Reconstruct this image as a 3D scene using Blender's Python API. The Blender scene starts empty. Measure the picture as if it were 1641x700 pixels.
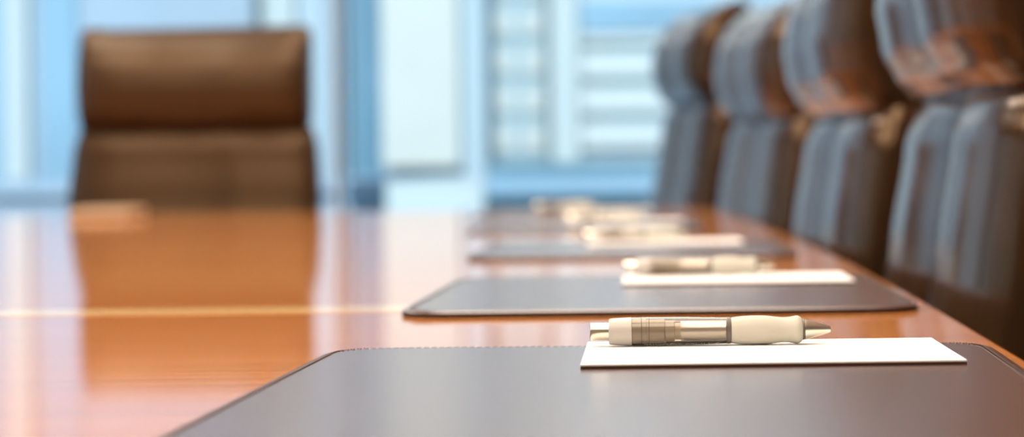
import bpy, bmesh, math, random
from mathutils import Vector, Matrix
random.seed(7)
scene = bpy.context.scene
C = scene.collection
PI = math.pi

# ------------------------------------------------------------------ materials
def new_mat(name):
    m = bpy.data.materials.new(name); m.use_nodes = True
    nt = m.node_tree
    return m, nt, nt.nodes['Principled BSDF']

def simple(name, col, rough=0.5, metal=0.0, spec=0.5, bump=0.0, bscale=200.0, ior=1.5, var=0.0, vscale=8.0, tint=None):
    m, nt, b = new_mat(name)
    b.inputs['Base Color'].default_value = (*col, 1)
    b.inputs['Roughness'].default_value = rough
    b.inputs['Metallic'].default_value = metal
    b.inputs['Specular IOR Level'].default_value = spec
    b.inputs['IOR'].default_value = ior
    if tint: b.inputs['Specular Tint'].default_value = (*tint, 1)
    tc = nt.nodes.new('ShaderNodeTexCoord')
    if var > 0:
        n = nt.nodes.new('ShaderNodeTexNoise'); n.inputs['Scale'].default_value = vscale
        n.inputs['Detail'].default_value = 4
        nt.links.new(tc.outputs['Object'], n.inputs['Vector'])
        r = nt.nodes.new('ShaderNodeValToRGB')
        r.color_ramp.elements[0].position = 0.3; r.color_ramp.elements[1].position = 0.7
        r.color_ramp.elements[0].color = (*[c*(1-var) for c in col], 1)
        r.color_ramp.elements[1].color = (*[min(1, c*(1+var)) for c in col], 1)
        nt.links.new(n.outputs['Fac'], r.inputs['Fac'])
        nt.links.new(r.outputs['Color'], b.inputs['Base Color'])
    if bump > 0:
        n = nt.nodes.new('ShaderNodeTexNoise'); n.inputs['Scale'].default_value = bscale
        n.inputs['Detail'].default_value = 3
        nt.links.new(tc.outputs['Object'], n.inputs['Vector'])
        bp = nt.nodes.new('ShaderNodeBump'); bp.inputs['Strength'].default_value = bump
        bp.inputs['Distance'].default_value = 0.002
        nt.links.new(n.outputs['Fac'], bp.inputs['Height'])
        nt.links.new(bp.outputs['Normal'], b.inputs['Normal'])
    return m

def wood(name, dark, mid, light, scale=(1.4, 60, 60), rough=0.06, bump=0.006, ior=1.75):
    m, nt, b = new_mat(name)
    tc = nt.nodes.new('ShaderNodeTexCoord')
    mp = nt.nodes.new('ShaderNodeMapping'); mp.inputs['Scale'].default_value = scale
    nt.links.new(tc.outputs['Object'], mp.inputs['Vector'])
    n = nt.nodes.new('ShaderNodeTexNoise'); n.inputs['Scale'].default_value = 1.0
    n.inputs['Detail'].default_value = 6; n.inputs['Roughness'].default_value = 0.6
    n.inputs['Distortion'].default_value = 0.4
    nt.links.new(mp.outputs['Vector'], n.inputs['Vector'])
    r = nt.nodes.new('ShaderNodeValToRGB')
    e = r.color_ramp.elements
    e[0].position = 0.28; e[0].color = (*dark, 1)
    e[1].position = 0.75; e[1].color = (*light, 1)
    k = e.new(0.5); k.color = (*mid, 1)
    nt.links.new(n.outputs['Fac'], r.inputs['Fac'])
    nt.links.new(r.outputs['Color'], b.inputs['Base Color'])
    b.inputs['Roughness'].default_value = rough
    b.inputs['IOR'].default_value = ior
    bp = nt.nodes.new('ShaderNodeBump'); bp.inputs['Strength'].default_value = bump
    bp.inputs['Distance'].default_value = 0.001
    nt.links.new(n.outputs['Fac'], bp.inputs['Height'])
    nt.links.new(bp.outputs['Normal'], b.inputs['Normal'])
    return m

def clear(name, tint, gloss_rough=0.05, solid=0.0, solid_col=(0.5, 0.5, 0.5), ior=1.45):
    """thin clear sheet: tinted see-through plus a reflection that grows with the angle"""
    m = bpy.data.materials.new(name); m.use_nodes = True
    nt = m.node_tree; nt.nodes.clear()
    out = nt.nodes.new('ShaderNodeOutputMaterial')
    tr = nt.nodes.new('ShaderNodeBsdfTransparent'); tr.inputs['Color'].default_value = (*tint, 1)
    gl = nt.nodes.new('ShaderNodeBsdfGlossy'); gl.inputs['Roughness'].default_value = gloss_rough
    gl.inputs['Color'].default_value = (1, 1, 1, 1)
    fr = nt.nodes.new('ShaderNodeFresnel'); fr.inputs['IOR'].default_value = ior
    mx = nt.nodes.new('ShaderNodeMixShader')
    nt.links.new(fr.outputs[0], mx.inputs[0])
    body = tr.outputs[0]
    if solid > 0:
        df = nt.nodes.new('ShaderNodeBsdfDiffuse'); df.inputs['Color'].default_value = (*solid_col, 1)
        m2 = nt.nodes.new('ShaderNodeMixShader'); m2.inputs[0].default_value = solid
        nt.links.new(tr.outputs[0], m2.inputs[1]); nt.links.new(df.outputs[0], m2.inputs[2])
        body = m2.outputs[0]
    nt.links.new(body, mx.inputs[1]); nt.links.new(gl.outputs[0], mx.inputs[2])
    nt.links.new(mx.outputs[0], out.inputs['Surface'])
    return m

def emitter(name, col, strength):
    m, nt, b = new_mat(name)
    b.inputs['Base Color'].default_value = (0.8, 0.8, 0.8, 1)
    b.inputs['Emission Color'].default_value = (*col, 1)
    b.inputs['Emission Strength'].default_value = strength
    return m

LAMP = 7.9
M = {
 'wood': wood('polished cherry wood', (.45, .165, .048), (.57, .222, .068), (.68, .29, .098)),
 'inlay': wood('maple inlay', (.72, .46, .20), (.78, .52, .24), (.82, .57, .28), rough=0.07),
 'pedestal': wood('pedestal veneer', (.14, .05, .022), (.18, .065, .03), (.23, .085, .04), scale=(22, 22, 1.2), rough=0.3),
 'leather': simple('dark brown chair leather', (.034, .018, .0085), rough=0.18, ior=1.80, tint=(.55, .36, .22), bump=0.04, bscale=160, var=0.12, vscale=14),
 'soft': simple('soft dark brown leather', (.036, .019, .009), rough=0.42, ior=1.6, tint=(.75, .50, .30), bump=0.06, bscale=160, var=0.12, vscale=14),
 'blotter': simple('brown blotter leather', (.090, .045, .036), rough=0.23, ior=1.75, bump=0.02, bscale=900, var=0.06, vscale=30),
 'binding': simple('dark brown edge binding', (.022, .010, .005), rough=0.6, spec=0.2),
 'stitch': simple('dark stitching thread', (.045, .026, .016), rough=0.7),
 'paper': simple('white paper', (.86, .85, .83), rough=0.75, spec=0.2),
 'board': simple('dark brown backing board', (.07, .035, .022), rough=0.8, spec=0.2),
 'beige': simple('beige paper', (.44, .34, .23), rough=0.8, spec=0.2),
 'print': simple('faint grey print', (.74, .72, .69), rough=0.8, spec=0.1),
 'satin': simple('satin champagne metal', (.74, .69, .58), rough=0.26, metal=0.9),
 'tube': simple('brushed steel refill', (.84, .84, .85), rough=0.25, metal=0.45),
 'collar': simple('frosted cream plastic', (.50, .47, .43), rough=0.38),
 'grip': simple('cream rubber', (.55, .53, .45), rough=0.55, spec=0.3),
 'ring': simple('smoky dark ring', (.12, .10, .085), rough=0.3),
 'smoke': clear('smoky clear plastic', (.84, .79, .71), 0.08, 0.15, (.36, .31, .25)),
 'inner': simple('tan inner sleeve', (.58, .52, .42), rough=0.4),
 'ink': simple('pale printed lettering', (.80, .76, .68), rough=0.5),
 'chrome': simple('polished aluminium', (.75, .75, .76), rough=0.2, metal=1.0),
 'black': simple('black nylon', (.02, .02, .02), rough=0.5),
 'carpet': simple('dark brown carpet', (.055, .040, .032), rough=0.95, spec=0.1, bump=0.4, bscale=350, var=0.25, vscale=60),
 'ceiling': simple('white ceiling', (.78, .76, .72), rough=0.9),
 'wall': simple('warm plaster wall', (.26, .19, .13), rough=0.85, var=0.04, vscale=3),
 'panel': wood('dark walnut panelling', (.06, .03, .018), (.085, .042, .024), (.11, .055, .03), scale=(18, 18, 1.0), rough=0.35),
 'alu': simple('pale aluminium mullion', (.70, .82, .95), rough=0.45, metal=0.0),
 'pane': clear('window glass', (.93, .97, .98), 0.0),
 'lamp': emitter('warm light diffuser', (1.0, .875, .73), LAMP),
 'lampframe': simple('white lamp frame', (.8, .8, .78), rough=0.5),
 # outside
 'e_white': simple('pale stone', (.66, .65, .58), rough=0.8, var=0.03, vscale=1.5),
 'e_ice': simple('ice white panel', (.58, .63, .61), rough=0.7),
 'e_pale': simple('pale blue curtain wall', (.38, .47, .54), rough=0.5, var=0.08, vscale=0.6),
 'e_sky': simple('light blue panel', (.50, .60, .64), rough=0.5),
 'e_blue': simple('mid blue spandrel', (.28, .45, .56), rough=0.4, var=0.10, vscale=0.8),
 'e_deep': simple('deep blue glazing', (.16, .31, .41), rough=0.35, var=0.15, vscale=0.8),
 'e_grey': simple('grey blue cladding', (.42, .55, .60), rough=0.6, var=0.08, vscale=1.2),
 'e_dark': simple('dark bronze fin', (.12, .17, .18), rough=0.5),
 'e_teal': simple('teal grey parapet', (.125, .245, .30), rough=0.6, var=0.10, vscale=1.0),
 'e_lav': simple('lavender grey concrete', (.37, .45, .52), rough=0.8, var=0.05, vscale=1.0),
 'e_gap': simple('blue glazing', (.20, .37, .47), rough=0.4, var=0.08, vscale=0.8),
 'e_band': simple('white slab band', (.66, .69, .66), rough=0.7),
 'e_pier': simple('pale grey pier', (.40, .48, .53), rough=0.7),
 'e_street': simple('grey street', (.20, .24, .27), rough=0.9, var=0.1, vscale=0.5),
}

# ------------------------------------------------------------------ helpers
def link(name, bm, mat, parent=None, smooth=True, loc=None):
    me = bpy.data.meshes.new(name)
    bm.normal_update(); bm.to_mesh(me); bm.free()
    if smooth:
        for p in me.polygons: p.use_smooth = True
    me.materials.append(mat)
    return inst(name, me, parent, loc)

def inst(name, me, parent=None, loc=None):
    o = bpy.data.objects.new(name, me); C.objects.link(o)
    if parent is not None: o.parent = parent
    if loc is not None: o.location = loc
    return o

def empty(name, loc, rz=0.0):
    o = bpy.data.objects.new(name, None); C.objects.link(o)
    o.empty_display_size = 0.1
    o.location = loc; o.rotation_euler = (0, 0, rz)
    return o

def tag(o, label, cat, group=None):
    o['label'] = label; o['category'] = cat
    if group: o['group'] = group
    return o

def struct(o): o['kind'] = 'structure'; return o

def copy_tree(o, parent=None):
    c = o.copy(); C.objects.link(c)
    if parent is not None: c.parent = parent
    for ch in list(o.children): copy_tree(ch, c)
    return c

def add_box(bm, x0, x1, y0, y1, z0, z1, bevel=0.0, seg=2):
    vs = [bm.verts.new((x, y, z)) for x in (x0, x1) for y in (y0, y1) for z in (z0, z1)]
    fs = [(0, 1, 3, 2), (4, 6, 7, 5), (0, 4, 5, 1), (2, 3, 7, 6), (0, 2, 6, 4), (1, 5, 7, 3)]
    faces = [bm.faces.new([vs[i] for i in f]) for f in fs]
    if bevel > 0:
        es = list({e for f in faces for e in f.edges})
        bmesh.ops.bevel(bm, geom=es, offset=bevel, segments=seg, affect='EDGES', profile=0.5)

def box(name, x0, x1, y0, y1, z0, z1, mat, parent=None, bevel=0.0, seg=2, smooth=False):
    bm = bmesh.new(); add_box(bm, x0, x1, y0, y1, z0, z1, bevel, seg)
    bmesh.ops.recalc_face_normals(bm, faces=bm.faces)
    return link(name, bm, mat, parent, smooth)

def bridge(bm, r0, r1):
    n = len(r0)
    for i in range(n):
        bm.faces.new((r0[i], r0[(i+1) % n], r1[(i+1) % n], r1[i]))

def lathe_x(bm, prof, seg=48):
    """turn (x, r) pairs about the X axis; ends closed"""
    rings = []
    for x, r in prof:
        rings.append([bm.verts.new((x, r*math.cos(2*PI*k/seg), r*math.sin(2*PI*k/seg))) for k in range(seg)])
    for a, b in zip(rings, rings[1:]): bridge(bm, a, b)
    bm.faces.new(rings[0][::-1]); bm.faces.new(rings[-1])
    bmesh.ops.recalc_face_normals(bm, faces=bm.faces)

def lathe_z(bm, prof, seg=32, cx=0, cy=0):
    rings = []
    for z, r in prof:
        rings.append([bm.verts.new((cx+r*math.cos(2*PI*k/seg), cy+r*math.sin(2*PI*k/seg), z)) for k in range(seg)])
    for a, b in zip(rings, rings[1:]): bridge(bm, a, b)
    bm.faces.new(rings[0][::-1]); bm.faces.new(rings[-1])
    bmesh.ops.recalc_face_normals(bm, faces=bm.faces)

def sharp_smooth(o, ang=40):
    """smooth only below an angle"""
    me = o.data
    bm = bmesh.new(); bm.from_mesh(me)
    lim = math.radians(ang)
    for e in bm.edges:
        e.smooth = not (len(e.link_faces) == 2 and e.calc_face_angle(0) > lim)
    for f in bm.faces:
        if len(f.verts) > 8:                                   # large end caps stay flat
            f.smooth = False
            for e in f.edges: e.smooth = False
    bm.to_mesh(me); bm.free()
    return o

# ------------------------------------------------------------------ room
TZ = 0.75                    # table top
X0, X1, Y0, Y1 = -4.6, 1.75, -3.2, 7.2
CEIL = 2.85
def room():
    struct(box('floor', X0-.1, X1+.1, Y0-.1, Y1+.15, -0.12, 0.0, M['carpet']))
    struct(box('ceiling', X0-.1, X1+.1, Y0-.1, Y1+.15, CEIL, CEIL+.12, M['ceiling']))
    struct(box('wall_left', X0-.12, X0, Y0, -1.6, 0, CEIL, M['wall']))
    struct(box('wall_right', X1, X1+.12, Y0, Y1, 0, CEIL, M['panel']))
    struct(box('wall_back', X0-.12, X1+.12, Y0-.12, Y0, 0, CEIL, M['wall']))
    struct(box('baseboard_left', X0, X0+.015, Y0, -1.6, 0, .1, M['panel'], bevel=.004))
    struct(box('baseboard_right', X1-.015, X1, Y0, Y1, 0, .1, M['panel'], bevel=.004))
    # full-height glazing at the far end, added glazing at left; one window per bay
    mull = [X0+.02, -3.89, -2.49, -1.09, .31, X1-.02]
    hw = .008
    side = [-1.6, -.15, 1.3, 2.75, 4.2, 5.65, Y1-.02]
    bays = [((a+b)/2, Y1, 0, b-a) for a, b in zip(mull, mull[1:])]
    bays += [(X0, (a+b)/2, PI/2, b-a) for a, b in zip(side, side[1:])]  # left-wall windows are added, out of view, to throw blue daylight on the chairs
    for i, (x, y, rz, wd) in enumerate(bays):
        w = struct(empty('window_%d' % (i+1), (x, y, 0), rz))
        h = wd/2
        bm = bmesh.new()
        add_box(bm, -h, h, -.05, .07, 0, .10, .006)
        add_box(bm, -h, h, -.05, .07, CEIL-.10, CEIL, .006)
        add_box(bm, -h, -h+hw, -.05, .07, .10, CEIL-.10, .006)
        add_box(bm, h-hw, h, -.05, .07, .10, CEIL-.10, .006)
        bmesh.ops.recalc_face_normals(bm, faces=bm.faces)
        link('window_frame', bm, M['alu'], w, False)
        box('glass_pane', -h+hw, h-hw, .005, .017, .10, CEIL-.10, M['pane'], w)
room()

def lights():
    proto = None
    spots = [(x, y) for y in (-.3, 1.5, 3.2, 4.9) for x in (-1.95, -.2)]
    rows = {4.9: 'nearest the window wall', 3.2: 'second row from the window wall', 1.5: 'third row from the window wall', -.3: 'row farthest from the window wall'}
    for x, y in spots:
        if proto is None:
            r = empty('ceiling_light', (x, y, CEIL))
            bm = bmesh.new()
            for (a, b, c, d) in ((-.60, .60, -.80, -.76), (-.60, .60, .76, .80), (-.60, -.56, -.76, .76), (.56, .60, -.76, .76)):
                add_box(bm, a, b, c, d, -.03, 0)
            bmesh.ops.recalc_face_normals(bm, faces=bm.faces)
            link('lamp_frame', bm, M['lampframe'], r, False)
            box('diffuser', -.56, .56, -.76, .76, -.02, -.005, M['lamp'], r)
            proto = o = r
        else:
            o = copy_tree(proto); o.location = (x, y, CEIL)
        side = 'on the right' if x > -1 else 'on the left'
        tag(o, 'large flat ceiling light over the table, %s, %s' % (rows[y], side), 'ceiling light', 'ceiling lights above the table')
lights()

# ------------------------------------------------------------------ table
TCX = -1.07
def edge_x(y): return .198 - .0105*(y-1.75)**2
def table():
    t = empty('conference_table', (TCX, 1.75, 0))
    tag(t, 'long polished reddish wooden boardroom table with bowed sides', 'table')
    ya, yb, r = -1.30, 4.80, .05
    N = 60
    right = []
    for i in range(N+1):
        y = ya + r + (yb-ya-2*r)*i/N
        right.append((edge_x(y)-TCX, y-1.75))
    pts = []
    hwb = edge_x(yb)-TCX
    def crn(cx, cy, a0, a1, k=8):
        return [(cx+r*math.cos(a0+(a1-a0)*j/k), cy+r*math.sin(a0+(a1-a0)*j/k)) for j in range(1, k)]
    pts += right
    hy1 = yb-1.75
    xr = right[-1][0]-r
    pts += crn(xr, hy1-r, 0, PI/2)
    M_ = 24
    for i in range(M_+1):                      # far end
        x = xr - 2*xr*i/M_
        pts.append((x, hy1))
    pts += crn(-xr, hy1-r, PI/2, PI)
    pts += [(-x, y) for x, y in reversed(right)]
    hy0 = ya-1.75
    xr0 = right[0][0]-r
    pts += crn(-xr0, hy0+r, PI, 1.5*PI)
    for i in range(M_+1):
        pts.append((-xr0 + 2*xr0*i/M_, hy0))
    pts += crn(xr0, hy0+r, 1.5*PI, 2*PI)
    bm = bmesh.new()
    rings = []
    # edge profile: rounded top arris, straight face, undercut below
    cen = 1.0
    for inset, z in ((.030, -.045), (.004, -.040), (0, -.034), (0, -.006), (.0018, -.0018), (.006, 0)):
        ring = []
        n = len(pts)
        for i, (x, y) in enumerate(pts):
            px, py = pts[i-1]; qx, qy = pts[(i+1) % n]
            tx, ty = qx-px, qy-py
            l = math.hypot(tx, ty) or 1
            nx, ny = ty/l, -tx/l
            ring.append(bm.verts.new((x-nx*inset, y-ny*inset, TZ+z)))
        rings.append(ring)
    for a, b in zip(rings, rings[1:]): bridge(bm, a, b)
    bm.faces.new(rings[-1]); bm.faces.new(rings[0][::-1])
    bmesh.ops.recalc_face_normals(bm, faces=bm.faces)
    sharp_smooth(link('tabletop', bm, M['wood'], t), 30)
    yi = 1.556-1.75
    hx = edge_x(1.556)-TCX-.012
    box('inlay', -hx, hx, yi-.033, yi+.033, TZ-.002, TZ+.0003, M['inlay'], t)
    for sy in (-1.9, 1.4):
        bm = bmesh.new()
        add_box(bm, -.42, .42, sy-.28, sy+.28, .06, TZ-.045, .03, 3)
        add_box(bm, -.55, .55, sy-.40, sy+.40, 0, .06, .012, 2)
        bmesh.ops.recalc_face_normals(bm, faces=bm.faces)
        link('pedestal', bm, M['pedestal'], t, False)
table()

# ------------------------------------------------------------------ chairs
def interp(tab, z):
    if z <= tab[0][0]: return tab[0][1:]
    for a, b in zip(tab, tab[1:]):
        if z <= b[0]:
            f = (z-a[0])/(b[0]-a[0])
            f = f*f*(3-2*f)*.5 + f*.5
            return tuple(a[i]+(b[i]-a[i])*f for i in range(1, len(a)))
    return tab[-1][1:]

def spow(v, p): return math.copysign(abs(v)**p, v)

def cushion(tab, nz, n_exp, seg, groove, bulge, sag, ripple=0.0):
    """stack of rounded-rectangle sections; tab = (z, half width, front y, back y)"""
    bm = bmesh.new(); rings = []
    z0, z1 = tab[0][0], tab[-1][0]
    for i in range(nz+1):
        f = i/nz
        f = .5-.5*math.cos(PI*f)*(abs(math.cos(PI*f))**-.25 if abs(math.cos(PI*f)) > 1e-6 else 1)
        z = z0+(z1-z0)*min(1, max(0, f))
        a, yf, yb = interp(tab, z)
        cy, b = (yf+yb)/2, (yb-yf)/2
        ring = []
        hh = min(1, min(z-z0, z1-z)/.05)
        for k in range(seg):
            ph = 2*PI*k/seg
            x = a*spow(math.cos(ph), 2/n_exp); y = cy + b*spow(math.sin(ph), 2/n_exp)
            zz = z
            if math.sin(ph) < 0:                       # front face
                fr = min(1, -math.sin(ph)*1.6)
                y += fr*hh*(groove*math.exp(-(x/.011)**2) - bulge*(1-abs(abs(x)/a*2-1)**2.2))
                y += fr*hh*ripple*math.sin(x*62+.8)*math.sin(x*23+2)
            zz += sag*(x/a)**2*max(0, (z-(z0+z1)/2)/((z1-z0)/2))
            ring.append(bm.verts.new((x, y, zz)))
        rings.append(ring)
    for a_, b_ in zip(rings, rings[1:]): bridge(bm, a_, b_)
    bm.faces.new(rings[0][::-1]); bm.faces.new(rings[-1])
    bmesh.ops.recalc_face_normals(bm, faces=bm.faces)
    return bm

CM = {}
def mesh_once(key, bm_fn, mat, smooth=True):
    if key not in CM:
        bm = bm_fn(); me = bpy.data.meshes.new(key); bm.normal_update(); bm.to_mesh(me); bm.free()
        for p in me.polygons: p.use_smooth = smooth
        me.materials.append(mat); CM[key] = me
    return CM[key]

def back_bm():
    tab = [(.440, .21, -.035, .030), (.446, .245, -.050, .045), (.465, .267, -.062, .058), (.50, .282, -.064, .060),
           (.60, .292, -.046, .064), (.75, .295, -.014, .088), (.855, .287, .002, .110), (.885, .280, .011, .116),
           (.905, .272, .020, .117), (.917, .260, .034, .110), (.923, .235, .050, .098)]
    return cushion(tab, 56, 4.6, 96, .010, .012, 0, .0008)
def head_bm():
    tab = [(.893, .240, .040, .092), (.896, .258, .020, .104), (.904, .268, .000, .114), (.925, .272, -.017, .122), (.955, .274, -.030, .128),
           (1.000, .2745, -.037, .132), (1.045, .274, -.031, .134), (1.090, .273, -.008, .132), (1.115, .272, .016, .126), (1.128, .268, .038, .116),
           (1.134, .256, .058, .100)]
    return cushion(tab, 48, 4.2, 96, .008, .007, .014, .0004)
def seat_bm():
    bm = bmesh.new()
    rings = []
    for z, s in ((.385, .86), (.390, .93), (.405, .98), (.425, 1.0), (.45, 1.0), (.470, .985), (.482, .95), (.488, .88)):
        ring = []
        for k in range(72):
            ph = 2*PI*k/72
            ring.append(bm.verts.new((.265*s*spow(math.cos(ph), .42), -.285+.25*s*spow(math.sin(ph), .42), z)))
        rings.append(ring)
    for a, b in zip(rings, rings[1:]): bridge(bm, a, b)
    bm.faces.new(rings[0][::-1]); bm.faces.new(rings[-1])
    bmesh.ops.recalc_face_normals(bm, faces=bm.faces)
    return bm
def column_bm():
    bm = bmesh.new()
    lathe_z(bm, [(.085, .032), (.20, .032), (.205, .022), (.36, .022), (.365, .09), (.392, .09)], 28, 0, -.24)
    return bm
def leg_bm():
    bm = bmesh.new()
    pr = [(.02, .026, .085, .125), (.12, .022, .080, .112), (.24, .018, .072, .096), (.30, .014, .066, .084)]
    rings = []
    for r, w, z0, z1 in pr:
        rings.append([bm.verts.new(v) for v in ((r, -w, z0), (r, w, z0), (r, w*.6, z1), (r, -w*.6, z1))])
    for a, b in zip(rings, rings[1:]): bridge(bm, a, b)
    bm.faces.new(rings[0][::-1]); bm.faces.new(rings[-1])
    bmesh.ops.recalc_face_normals(bm, faces=bm.faces)
    return bm
def caster_bm():
    bm = bmesh.new()
    for s in (-.016, .016):
        rings = []
        for dy, r in ((-.011, .020), (-.009, .029), (.009, .029), (.011, .020)):
            rings.append([bm.verts.new((.285+r*math.cos(2*PI*k/20), s+dy, .030+r*math.sin(2*PI*k/20))) for k in range(20)])
        for a, b in zip(rings, rings[1:]): bridge(bm, a, b)
        bm.faces.new(rings[0][::-1]); bm.faces.new(rings[-1])
    lathe_z(bm, [(.045, .010), (.072, .010)], 12, .285, 0)
    bmesh.ops.recalc_face_normals(bm, faces=bm.faces)
    return bm

def chair(x, y, rz, dz, label, group=None, hide='leather'):
    """x, y: middle of the front of the backrest at eye height"""
    r = empty('executive_chair', (x, y, 0), rz)
    tag(r, label, 'chair', group)
    up = (0, 0, dz)
    inst('backrest', mesh_once('backrest_'+hide, back_bm, M[hide]), r, up)
    inst('headrest', mesh_once('headrest_'+hide, head_bm, M[hide]), r, up)
    inst('seat', mesh_once('seat_'+hide, seat_bm, M[hide]), r, up)
    c = inst('column', mesh_once('column', column_bm, M['chrome'], False), r)
    c.scale = (1, 1, (.392+dz)/.392)
    for k in range(5):
        l = inst('leg', mesh_once('leg', leg_bm, M['chrome'], False), r, (0, -.24, 0))
        l.rotation_euler = (0, 0, 2*PI*k/5+.3)
        inst('caster', mesh_once('caster', caster_bm, M['black'], False), l)
    return r

def D(a): return math.radians(a)
G = 'chairs along the right side of the table'
chair(.281, 2.10, -D(90-2.5), .016, 'dark brown leather chair at right beside the second blotter, cut by the frame edge', G)
chair(.235, 2.945, -D(90-4.0), .014, 'dark brown leather chair second along the right side, beside the third blotter', G)
chair(.194, 4.40, -D(90-11.0), .040, 'dark brown leather chair third along the right side, second from the windows', G)
chair(.062, 5.45, -D(90-13), .100, 'dark brown leather chair last in the right row, nearest the windows', G)
chair(-1.096, 4.97, 0, .040, 'dark brown leather chair facing us alone at the far head of the table', hide='soft')

# ------------------------------------------------------------------ things on the table
def rrect(hx, hy, r, k=10):
    out = []
    for cx, cy, a0 in ((hx-r, hy-r, 0), (-hx+r, hy-r, PI/2), (-hx+r, -hy+r, PI), (hx-r, -hy+r, 1.5*PI)):
        for j in range(k+1):
            a = a0+PI/2*j/k
            out.append((cx+r*math.cos(a), cy+r*math.sin(a)))
    return out

BW, BL, BH, BR = .362, .430, .0045, .034
def blotter_proto():
    r = empty('desk_blotter', (0, 0, TZ))
    def shell(name, prof, mat, ang):
        bm = bmesh.new(); rings = []
        for d, z in prof:
            rings.append([bm.verts.new((x, y, z)) for x, y in rrect(BW/2-d, BL/2-d, BR-d)])
        for a, b in zip(rings, rings[1:]): bridge(bm, a, b)
        bm.faces.new(rings[0][::-1]); bm.faces.new(rings[-1])
        bmesh.ops.recalc_face_normals(bm, faces=bm.faces)
        return sharp_smooth(link(name, bm, mat, r), ang)
    shell('pad', ((.0008, .0030), (.0002, .0031), (.0002, .0034), (.0007, .0038), (.0022, .0042), (.0045, .00445), (.0066, .0045), (.0072, .00428), (.0080, .0045)), M['blotter'], 35)
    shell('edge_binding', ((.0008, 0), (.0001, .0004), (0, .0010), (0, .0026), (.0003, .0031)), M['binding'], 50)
    # stitched line just inside the rolled edge
    path = rrect(BW/2-.0058, BL/2-.0058, BR-.0058, 24)
    seg = []; tot = 0
    n = len(path)
    for i in range(n):
        a, b = path[i], path[(i+1) % n]
        l = math.hypot(b[0]-a[0], b[1]-a[1]); seg.append((tot, l, a, b)); tot += l
    bm = bmesh.new(); step = .0042; cnt = int(tot/step); j = 0
    for q in range(cnt):
        s = q*tot/cnt
        while j < n-1 and s > seg[j][0]+seg[j][1]: j += 1
        t0, l, a, b = seg[j]
        if l < 1e-9: continue
        f = (s-t0)/l; ux, uy = (b[0]-a[0])/l, (b[1]-a[1])/l
        x, y = a[0]+(b[0]-a[0])*f, a[1]+(b[1]-a[1])*f
        L, W, H = .0015, .0006, .00055
        vs = []
        for e, z in ((-1, 0), (-.6, 1), (.6, 1), (1, 0)):
            for w in (-1, 1):
                vs.append(bm.verts.new((x+ux*L*e-uy*W*w, y+uy*L*e+ux*W*w, BH-.0002+z*(H+.0002))))
        for c in range(3):
            bm.faces.new((vs[c*2], vs[c*2+1], vs[c*2+3], vs[c*2+2]))
    link('stitching', bm, M['stitch'], r, False)
    return r

NW, NL = .190, .130
def notepad_proto(marks):
    r = empty('notepad', (0, 0, 0))
    box('backing_board', -NW/2, NW/2, -NL/2, NL/2, 0, .0014, M['board'], r, .0002, 1)
    box('sheets', -NW/2, NW/2, -NL/2, NL/2, .0014, .0023, M['paper'], r, .0001, 1)
    if marks:
        bm = bmesh.new()
        for k in range(7):
            x = .030+k*.0086
            for q in range(3):
                add_box(bm, x+q*.0008, x+.0022+q*.0004, -.0560+q*.0022+k*.0004, -.0548+q*.0022+k*.0004, .0022, .00233)
        bmesh.ops.recalc_face_normals(bm, faces=bm.faces)
        p = link('faint_print', bm, M['print'], r, False); p['label'] = 'row of very faint grey marks'
    return r
NH = .0023

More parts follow.
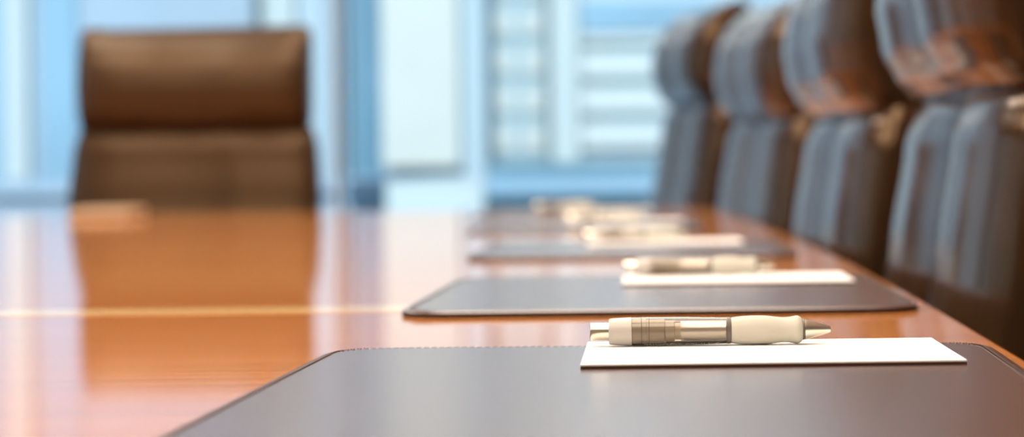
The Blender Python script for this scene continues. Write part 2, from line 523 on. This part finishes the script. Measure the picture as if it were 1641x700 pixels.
PS = 1/2990.0        # metres per photo pixel along the pen
def pen_proto(lettering):
    r = empty('pen', (0, 0, 0))
    R = 23.5*PS
    ax = empty  # axis height equals the grip radius
    def turn(name, prof, mat, parent=r, seg=48):
        bm = bmesh.new()
        lathe_x(bm, [((x-1138)*PS, rr*PS) for x, rr in prof], seg)
        for v in bm.verts: v.co.z += R
        return sharp_smooth(link(name, bm, mat, parent), 32)
    turn('plunger', [(944.5, 12.5), (945.5, 14), (948, 14.6), (976, 14.2)], M['satin'])
    turn('collar', [(974.5, 15), (975, 19.5), (977, 21), (984, 21.6), (1000, 22.4), (1011, 22.8), (1012, 22.2)], M['collar'])
    b = turn('barrel', [(1011.5, 22.3), (1014, 22.7), (1050, 22.9), (1100, 22.4), (1165, 21.0)], M['smoke'])
    turn('inner_sleeve', [(1012, 19.6), (1035, 19.6), (1036, 18.8), (1064, 18.8), (1066, 16.5), (1080, 17), (1081, 13), (1090, 13)], M['inner'], b)
    turn('refill_tube', [(1090, 15.5), (1092, 16.2), (1163, 16.2), (1164, 15.5)], M['tube'], b)
    # moulded step lines on the clear barrel
    bm = bmesh.new()
    for x in (1027.5, 1039.5):
        rings = []
        for xx, rr in ((x-.45, 22.9), (x, 23.05), (x+.45, 22.9)):
            rings.append([bm.verts.new(((xx-1138)*PS, rr*PS*math.cos(2*PI*k/64), rr*PS*math.sin(2*PI*k/64)+R)) for k in range(64)])
        for a, c in zip(rings, rings[1:]): bridge(bm, a, c)
    link('seam_line', bm, M['ring'], b)
    turn('dark_ring', [(1164.5, 21.2), (1165, 21.6), (1171, 21.0), (1171.5, 19)], M['ring'])
    g = [(1171, 19.5), (1172, 20.6), (1180, 21.8), (1192, 22.9), (1204, 23.4), (1216, 23.5), (1228, 23.0), (1240, 21.6), (1250, 20.4),
         (1257, 20.0), (1264, 20.4), (1270, 21.5), (1275, 22.4), (1278, 22.5), (1281, 21.6), (1284, 19.6), (1286, 17.5), (1286.5, 16)]
    turn('grip', g, M['grip'])
    turn('ferrule', [(1286, 16.5), (1286.5, 17), (1288.5, 17), (1289, 15.2), (1290, 15.2)], M['ring'])
    turn('tip', [(1289.5, 15), (1290, 16.6), (1292, 16.4), (1312, 10.6), (1329, 5.6), (1331, 4.8), (1331.6, 3.6)], M['satin'])
    if lettering:
        cu = bpy.data.curves.new('lettering', 'FONT'); cu.body = '5 TIMES SQUARE'; cu.size = 1.0
        to = bpy.data.objects.new('lettering', cu); C.objects.link(to)
        dg = bpy.context.evaluated_depsgraph_get(); dg.update()
        me = bpy.data.meshes.new_from_object(to.evaluated_get(dg))
        bpy.data.objects.remove(to); bpy.data.curves.remove(cu)
        bm = bmesh.new(); bm.from_mesh(me); bpy.data.meshes.remove(me)
        bmesh.ops.triangulate(bm, faces=bm.faces)
        bmesh.ops.subdivide_edges(bm, edges=bm.edges, cuts=1)
        xs = [v.co.x for v in bm.verts]; ys = [v.co.y for v in bm.verts]
        x0, x1, y0, y1 = min(xs), max(xs), min(ys), max(ys)
        length, high = (1152-1031)*PS, .0034
        for v in bm.verts:
            f = (v.co.x-x0)/(x1-x0); h = (v.co.y-y0)/(y1-y0)
            xx = (1152-1138)*PS - f*length                   # upside down: runs from the grip end towards the plunger
            pxx = xx/PS+1138
            rad = (22.75 if pxx < 1050 else 22.9-.5*(pxx-1050)/50 if pxx < 1100 else 22.4-1.4*(pxx-1100)/65)*PS + .00012
            ang = D(-54) - h*high/rad                        # 0 = towards the camera, -90 = underneath
            v.co = (xx, -rad*math.cos(ang), R+rad*math.sin(ang))
        bmesh.ops.recalc_face_normals(bm, faces=bm.faces)
        p = link('lettering', bm, M['ink'], b, False); p['label'] = 'pale upside-down lettering reading 5 TIMES SQUARE'
    return r

bl0 = blotter_proto()
BG, NG, PG = 'leather blotters along the right side of the table', 'white notepads on the blotters', 'pens on the notepads'
bl_spots = [(-.007, .9626, -1.4, 'large brown leather blotter in front, with rounded corners and stitched edge'),
            (.000, 1.670, -.3, 'brown leather blotter second from the front, whole in view behind the sharp pen'),
            (-.031, 2.505, 0, 'brown leather blotter third from the front, with the cream notepad band'),
            (-.115, 3.405, .5, 'blurred blotter fourth from the front, between third and farthest blotters'),
            (-.185, 4.265, .8, 'blurred blotter farthest from us, near the window end of the table')]
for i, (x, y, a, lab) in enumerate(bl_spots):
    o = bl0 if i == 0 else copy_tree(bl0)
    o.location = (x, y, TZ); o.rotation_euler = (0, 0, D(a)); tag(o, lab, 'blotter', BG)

ZN = TZ+BH
nt_first = notepad_proto(True); nt_plain = notepad_proto(False)
nt_spots = [(.0545, 1.107, .35, 'sharp white notepad under the in-focus pen on the front blotter'),
            (.0630, 1.795, .3, 'white notepad on the second blotter under the out-of-focus pen'),
            (.0050, 2.610, .5, 'cream white blurred notepad on the third blotter from the front'),
            (-.0590, 3.500, 1.0, 'pinkish white blurred notepad on the fourth blotter from the front'),
            (-.1150, 4.360, 1.0, 'faint blurred notepad on the farthest blotter near the windows')]
used = False
for i, (x, y, a, lab) in enumerate(nt_spots):
    if i == 0: o = nt_first
    elif not used: o = nt_plain; used = True
    else: o = copy_tree(nt_plain)
    o.location = (x, y, ZN); o.rotation_euler = (0, 0, D(a)); tag(o, lab, 'notepad', NG)

ZP = ZN+NH
pn_first = pen_proto(True); pn_plain = pen_proto(False)
pn_spots = [(.0262, 1.142, 0, 'sharp clear-barrelled retractable pen with cream grip on the front notepad'),
            (.0330, 1.835, 0, 'blurred pen with cream grip lying on the second notepad from the front'),
            (-.0300, 2.645, 2, 'strongly blurred pen on the third notepad from the front'),
            (-.0900, 3.530, 2, 'strongly blurred pen on the fourth notepad from the front'),
            (-.1950, 4.380, 3, 'faintly seen pen on the farthest notepad of the right row')]
used = False
for i, (x, y, a, lab) in enumerate(pn_spots):
    if i == 0: o = pn_first
    elif not used: o = pn_plain; used = True
    else: o = copy_tree(pn_plain)
    o.location = (x, y, ZP); o.rotation_euler = (0, 0, D(a)); tag(o, lab, 'pen', PG)

def end_pad():
    r = empty('notepad', (-1.175, 4.52, TZ), D(2))
    box('backing_board', -.062, .062, -.09, .09, 0, .004, M['board'], r, .0005, 1)
    box('sheets', -.062, .062, -.09, .09, .004, .020, M['beige'], r, .001, 2)
    tag(r, 'blurred tan notepad at the far head of the table before the lone chair', 'notepad')
end_pad()

# ------------------------------------------------------------------ the street outside
def px_at(Y):  # photo pixel column -> X at distance Y (for laying out the facades)
    return lambda px: (px-1057)*Y/3400.0
ZC = .8565
GZ = -12.0
struct(box('trim_1', -70, 60, -60, 70, GZ-.3, GZ, M['e_street']))

def tower(name, label, x0, x1, y0, y1, z1, base_mat):
    r = empty(name, ((x0+x1)/2, (y0+y1)/2, GZ)); cx, cy = (x0+x1)/2, (y0+y1)/2
    tag(r, label, 'building')
    box('wall', x0-cx, x1-cx, y0-cy, y1-cy, 0, z1-GZ, base_mat, r)
    def strip(nm, a, b, za, zb, mat, out=.15):
        return box(nm, a-cx, b-cx, y0-out-cy, y0-cy+.02, za-GZ, zb-GZ, mat, r)
    return r, strip

def city():
    Y = 22.0; P = px_at(Y); s = Y/3400.0
    zz = lambda py: ZC+(257-py)*s
    # pale blue glass tower behind the head chair
    r, st = tower('glass_tower', 'pale blue glass tower outside, left of the white mullion', -9.0, P(560), Y, 34, 18, M['e_pale'])
    st('light_column', P(14), P(52), GZ, 18, M['e_ice'])
    st('blue_column', P(72), P(128), GZ, 18, M['e_blue'], .08)
    st('dark_fin', P(416), P(421), GZ, 18, M['e_dark'], .25)
    st('light_column', P(430), P(478), GZ, 18, M['e_ice'])
    st('blue_column', P(484), P(524), GZ, 18, M['e_sky'], .08)
    st('blue_column', P(-60), P(12), GZ, 18, M['e_blue'], .08)
    for k in range(-4, 7):
        st('floor_band', -9.0, P(416), ZC-3.2+k*2.9, ZC-3.0+k*2.9, M['e_lav'], .05)
    st('pale_pier', P(523), P(561), GZ, 18, M['e_pier'], .3)
    # recessed deep blue tower in the gap
    Y2 = 21.95; P2 = px_at(Y2)
    r, st = tower('blue_tower', 'deep blue glass tower seen just right of the white mullion', P(561)+.02, P(636)-.02, Y2, 36, 16, M['e_gap'])
    st('deep_column', P2(586), P2(616), GZ, 16, M['e_deep'], .05)
        # cream stone tower
    r, st = tower('stone_tower', 'bright cream stone tower in the middle of the window', P(636), P(790), Y-1, 33, 20, M['e_sky'])
    st('stone_pier', P(640), P(756), zz(262), 20, M['e_white'], .35)
    # grey tower with rows of light windows
    r, st = tower('grey_tower', 'grey blue tower with pale window rows left of the dark edge', P(790), P(884), Y, 33, 20, M['e_grey'])
    st('dark_fin', P(878), P(884), GZ, 20, M['e_dark'], .3)
    for k in range(9):
        for a, b in ((796, 826), (838, 872)):
            st('window', P(a), P(b), zz(240)+k*.40, zz(240)+k*.40+.26, M['e_band'], .05)
    # banded building
    r, st = tower('banded_building', 'white banded building seen beside the last right-hand chair', P(886), 7.5, Y-.2, 32, 20, M['e_sky'])
    st('corner_pier', P(889), P(932), zz(275), 20, M['e_ice'], .4)
    for k in range(4):
        st('white_band', P(934), 7.5, zz(236)+k*.36, zz(236)+k*.36+(.24 if k < 3 else .09), M['e_band'], .12)
    st('blue_band', P(934), 7.5, zz(52), zz(6), M['e_blue'], .12)
    for k in range(6):
        st('white_band', P(934), 7.5, zz(6)+.5+k*.9, zz(6)+.95+k*.9, M['e_band'], .12)
    # low terraces across the street
    Y3 = 15.0; P3 = px_at(Y3); s3 = Y3/3400.0; z3 = lambda py: ZC+(257-py)*s3
    r, st = tower('terrace_block', 'low teal grey terrace roof below the middle towers', P3(780), 5.5, Y3, 19, z3(258), M['e_teal'])
    st('pale_ledge', P3(780), 5.5, z3(310), z3(280), M['e_blue'], .15)
    r, st = tower('pale_block', 'low pale roof seen above the table edge below the cream tower', P3(618), P3(775), Y3, 19, z3(284), M['e_ice'])
    st('grey_ledge', P3(618), P3(775), z3(345), z3(330), M['e_grey'], .1)
    r, st = tower('low_block', 'low lavender grey roof outside at the left behind the head chair', -7.5, P3(560), Y3, 19, z3(282), M['e_lav'])
    st('ledge', -7.5, P3(560), z3(300), z3(282), M['e_pale'], .1)
city()

# ------------------------------------------------------------------ daylight
w = bpy.data.worlds.new('sky'); scene.world = w; w.use_nodes = True
nt = w.node_tree; bg = nt.nodes['Background']
tc = nt.nodes.new('ShaderNodeTexCoord'); sp = nt.nodes.new('ShaderNodeSeparateXYZ')
rp = nt.nodes.new('ShaderNodeValToRGB')
rp.color_ramp.elements[0].position = 0.0; rp.color_ramp.elements[0].color = (.62, .80, .96, 1)
rp.color_ramp.elements[1].position = 0.6; rp.color_ramp.elements[1].color = (.34, .60, .98, 1)
nt.links.new(tc.outputs['Generated'], sp.inputs[0]); nt.links.new(sp.outputs['Z'], rp.inputs['Fac'])
nt.links.new(rp.outputs['Color'], bg.inputs['Color']); bg.inputs['Strength'].default_value = 1.1
sun = bpy.data.lights.new('sun', 'SUN'); sun.energy = 4.0; sun.angle = D(3); sun.color = (.93, .98, 1.0)
so = bpy.data.objects.new('sun', sun); C.objects.link(so)
so.rotation_euler = Vector((.03, .80, -.52)).to_track_quat('-Z', 'Y').to_euler()

# ------------------------------------------------------------------ camera
F = 3400.0; VX, VY = 1057.0, 257.0; ROLL = .012
cam = bpy.data.cameras.new('camera'); co = bpy.data.objects.new('camera', cam); C.objects.link(co)
cam.sensor_fit = 'HORIZONTAL'; cam.sensor_width = 36.0
cam.lens = F/1641*36
cam.shift_x = (820.5-VX)/1641; cam.shift_y = (VY-350)/1641
co.location = (0, 0, ZC)
co.rotation_euler = (Matrix.Rotation(PI/2, 3, 'X') @ Matrix.Rotation(-ROLL, 3, 'Z')).to_euler()
cam.clip_start = .02; cam.clip_end = 300
cam.dof.use_dof = True; cam.dof.focus_distance = 1.115
cam.dof.aperture_fstop = cam.lens/13.0
scene.camera = co

vs = scene.view_settings
scene.display_settings.display_device = 'sRGB'
vs.view_transform = 'Standard'; vs.look = 'None'; vs.gamma = 1.0; vs.use_curve_mapping = False
vs.exposure = 0.0
cy = scene.cycles
cy.use_denoising = True
cy.max_bounces = 10; cy.transparent_max_bounces = 12
cy.sample_clamp_indirect = 8.0
cy.caustics_reflective = False; cy.caustics_refractive = False
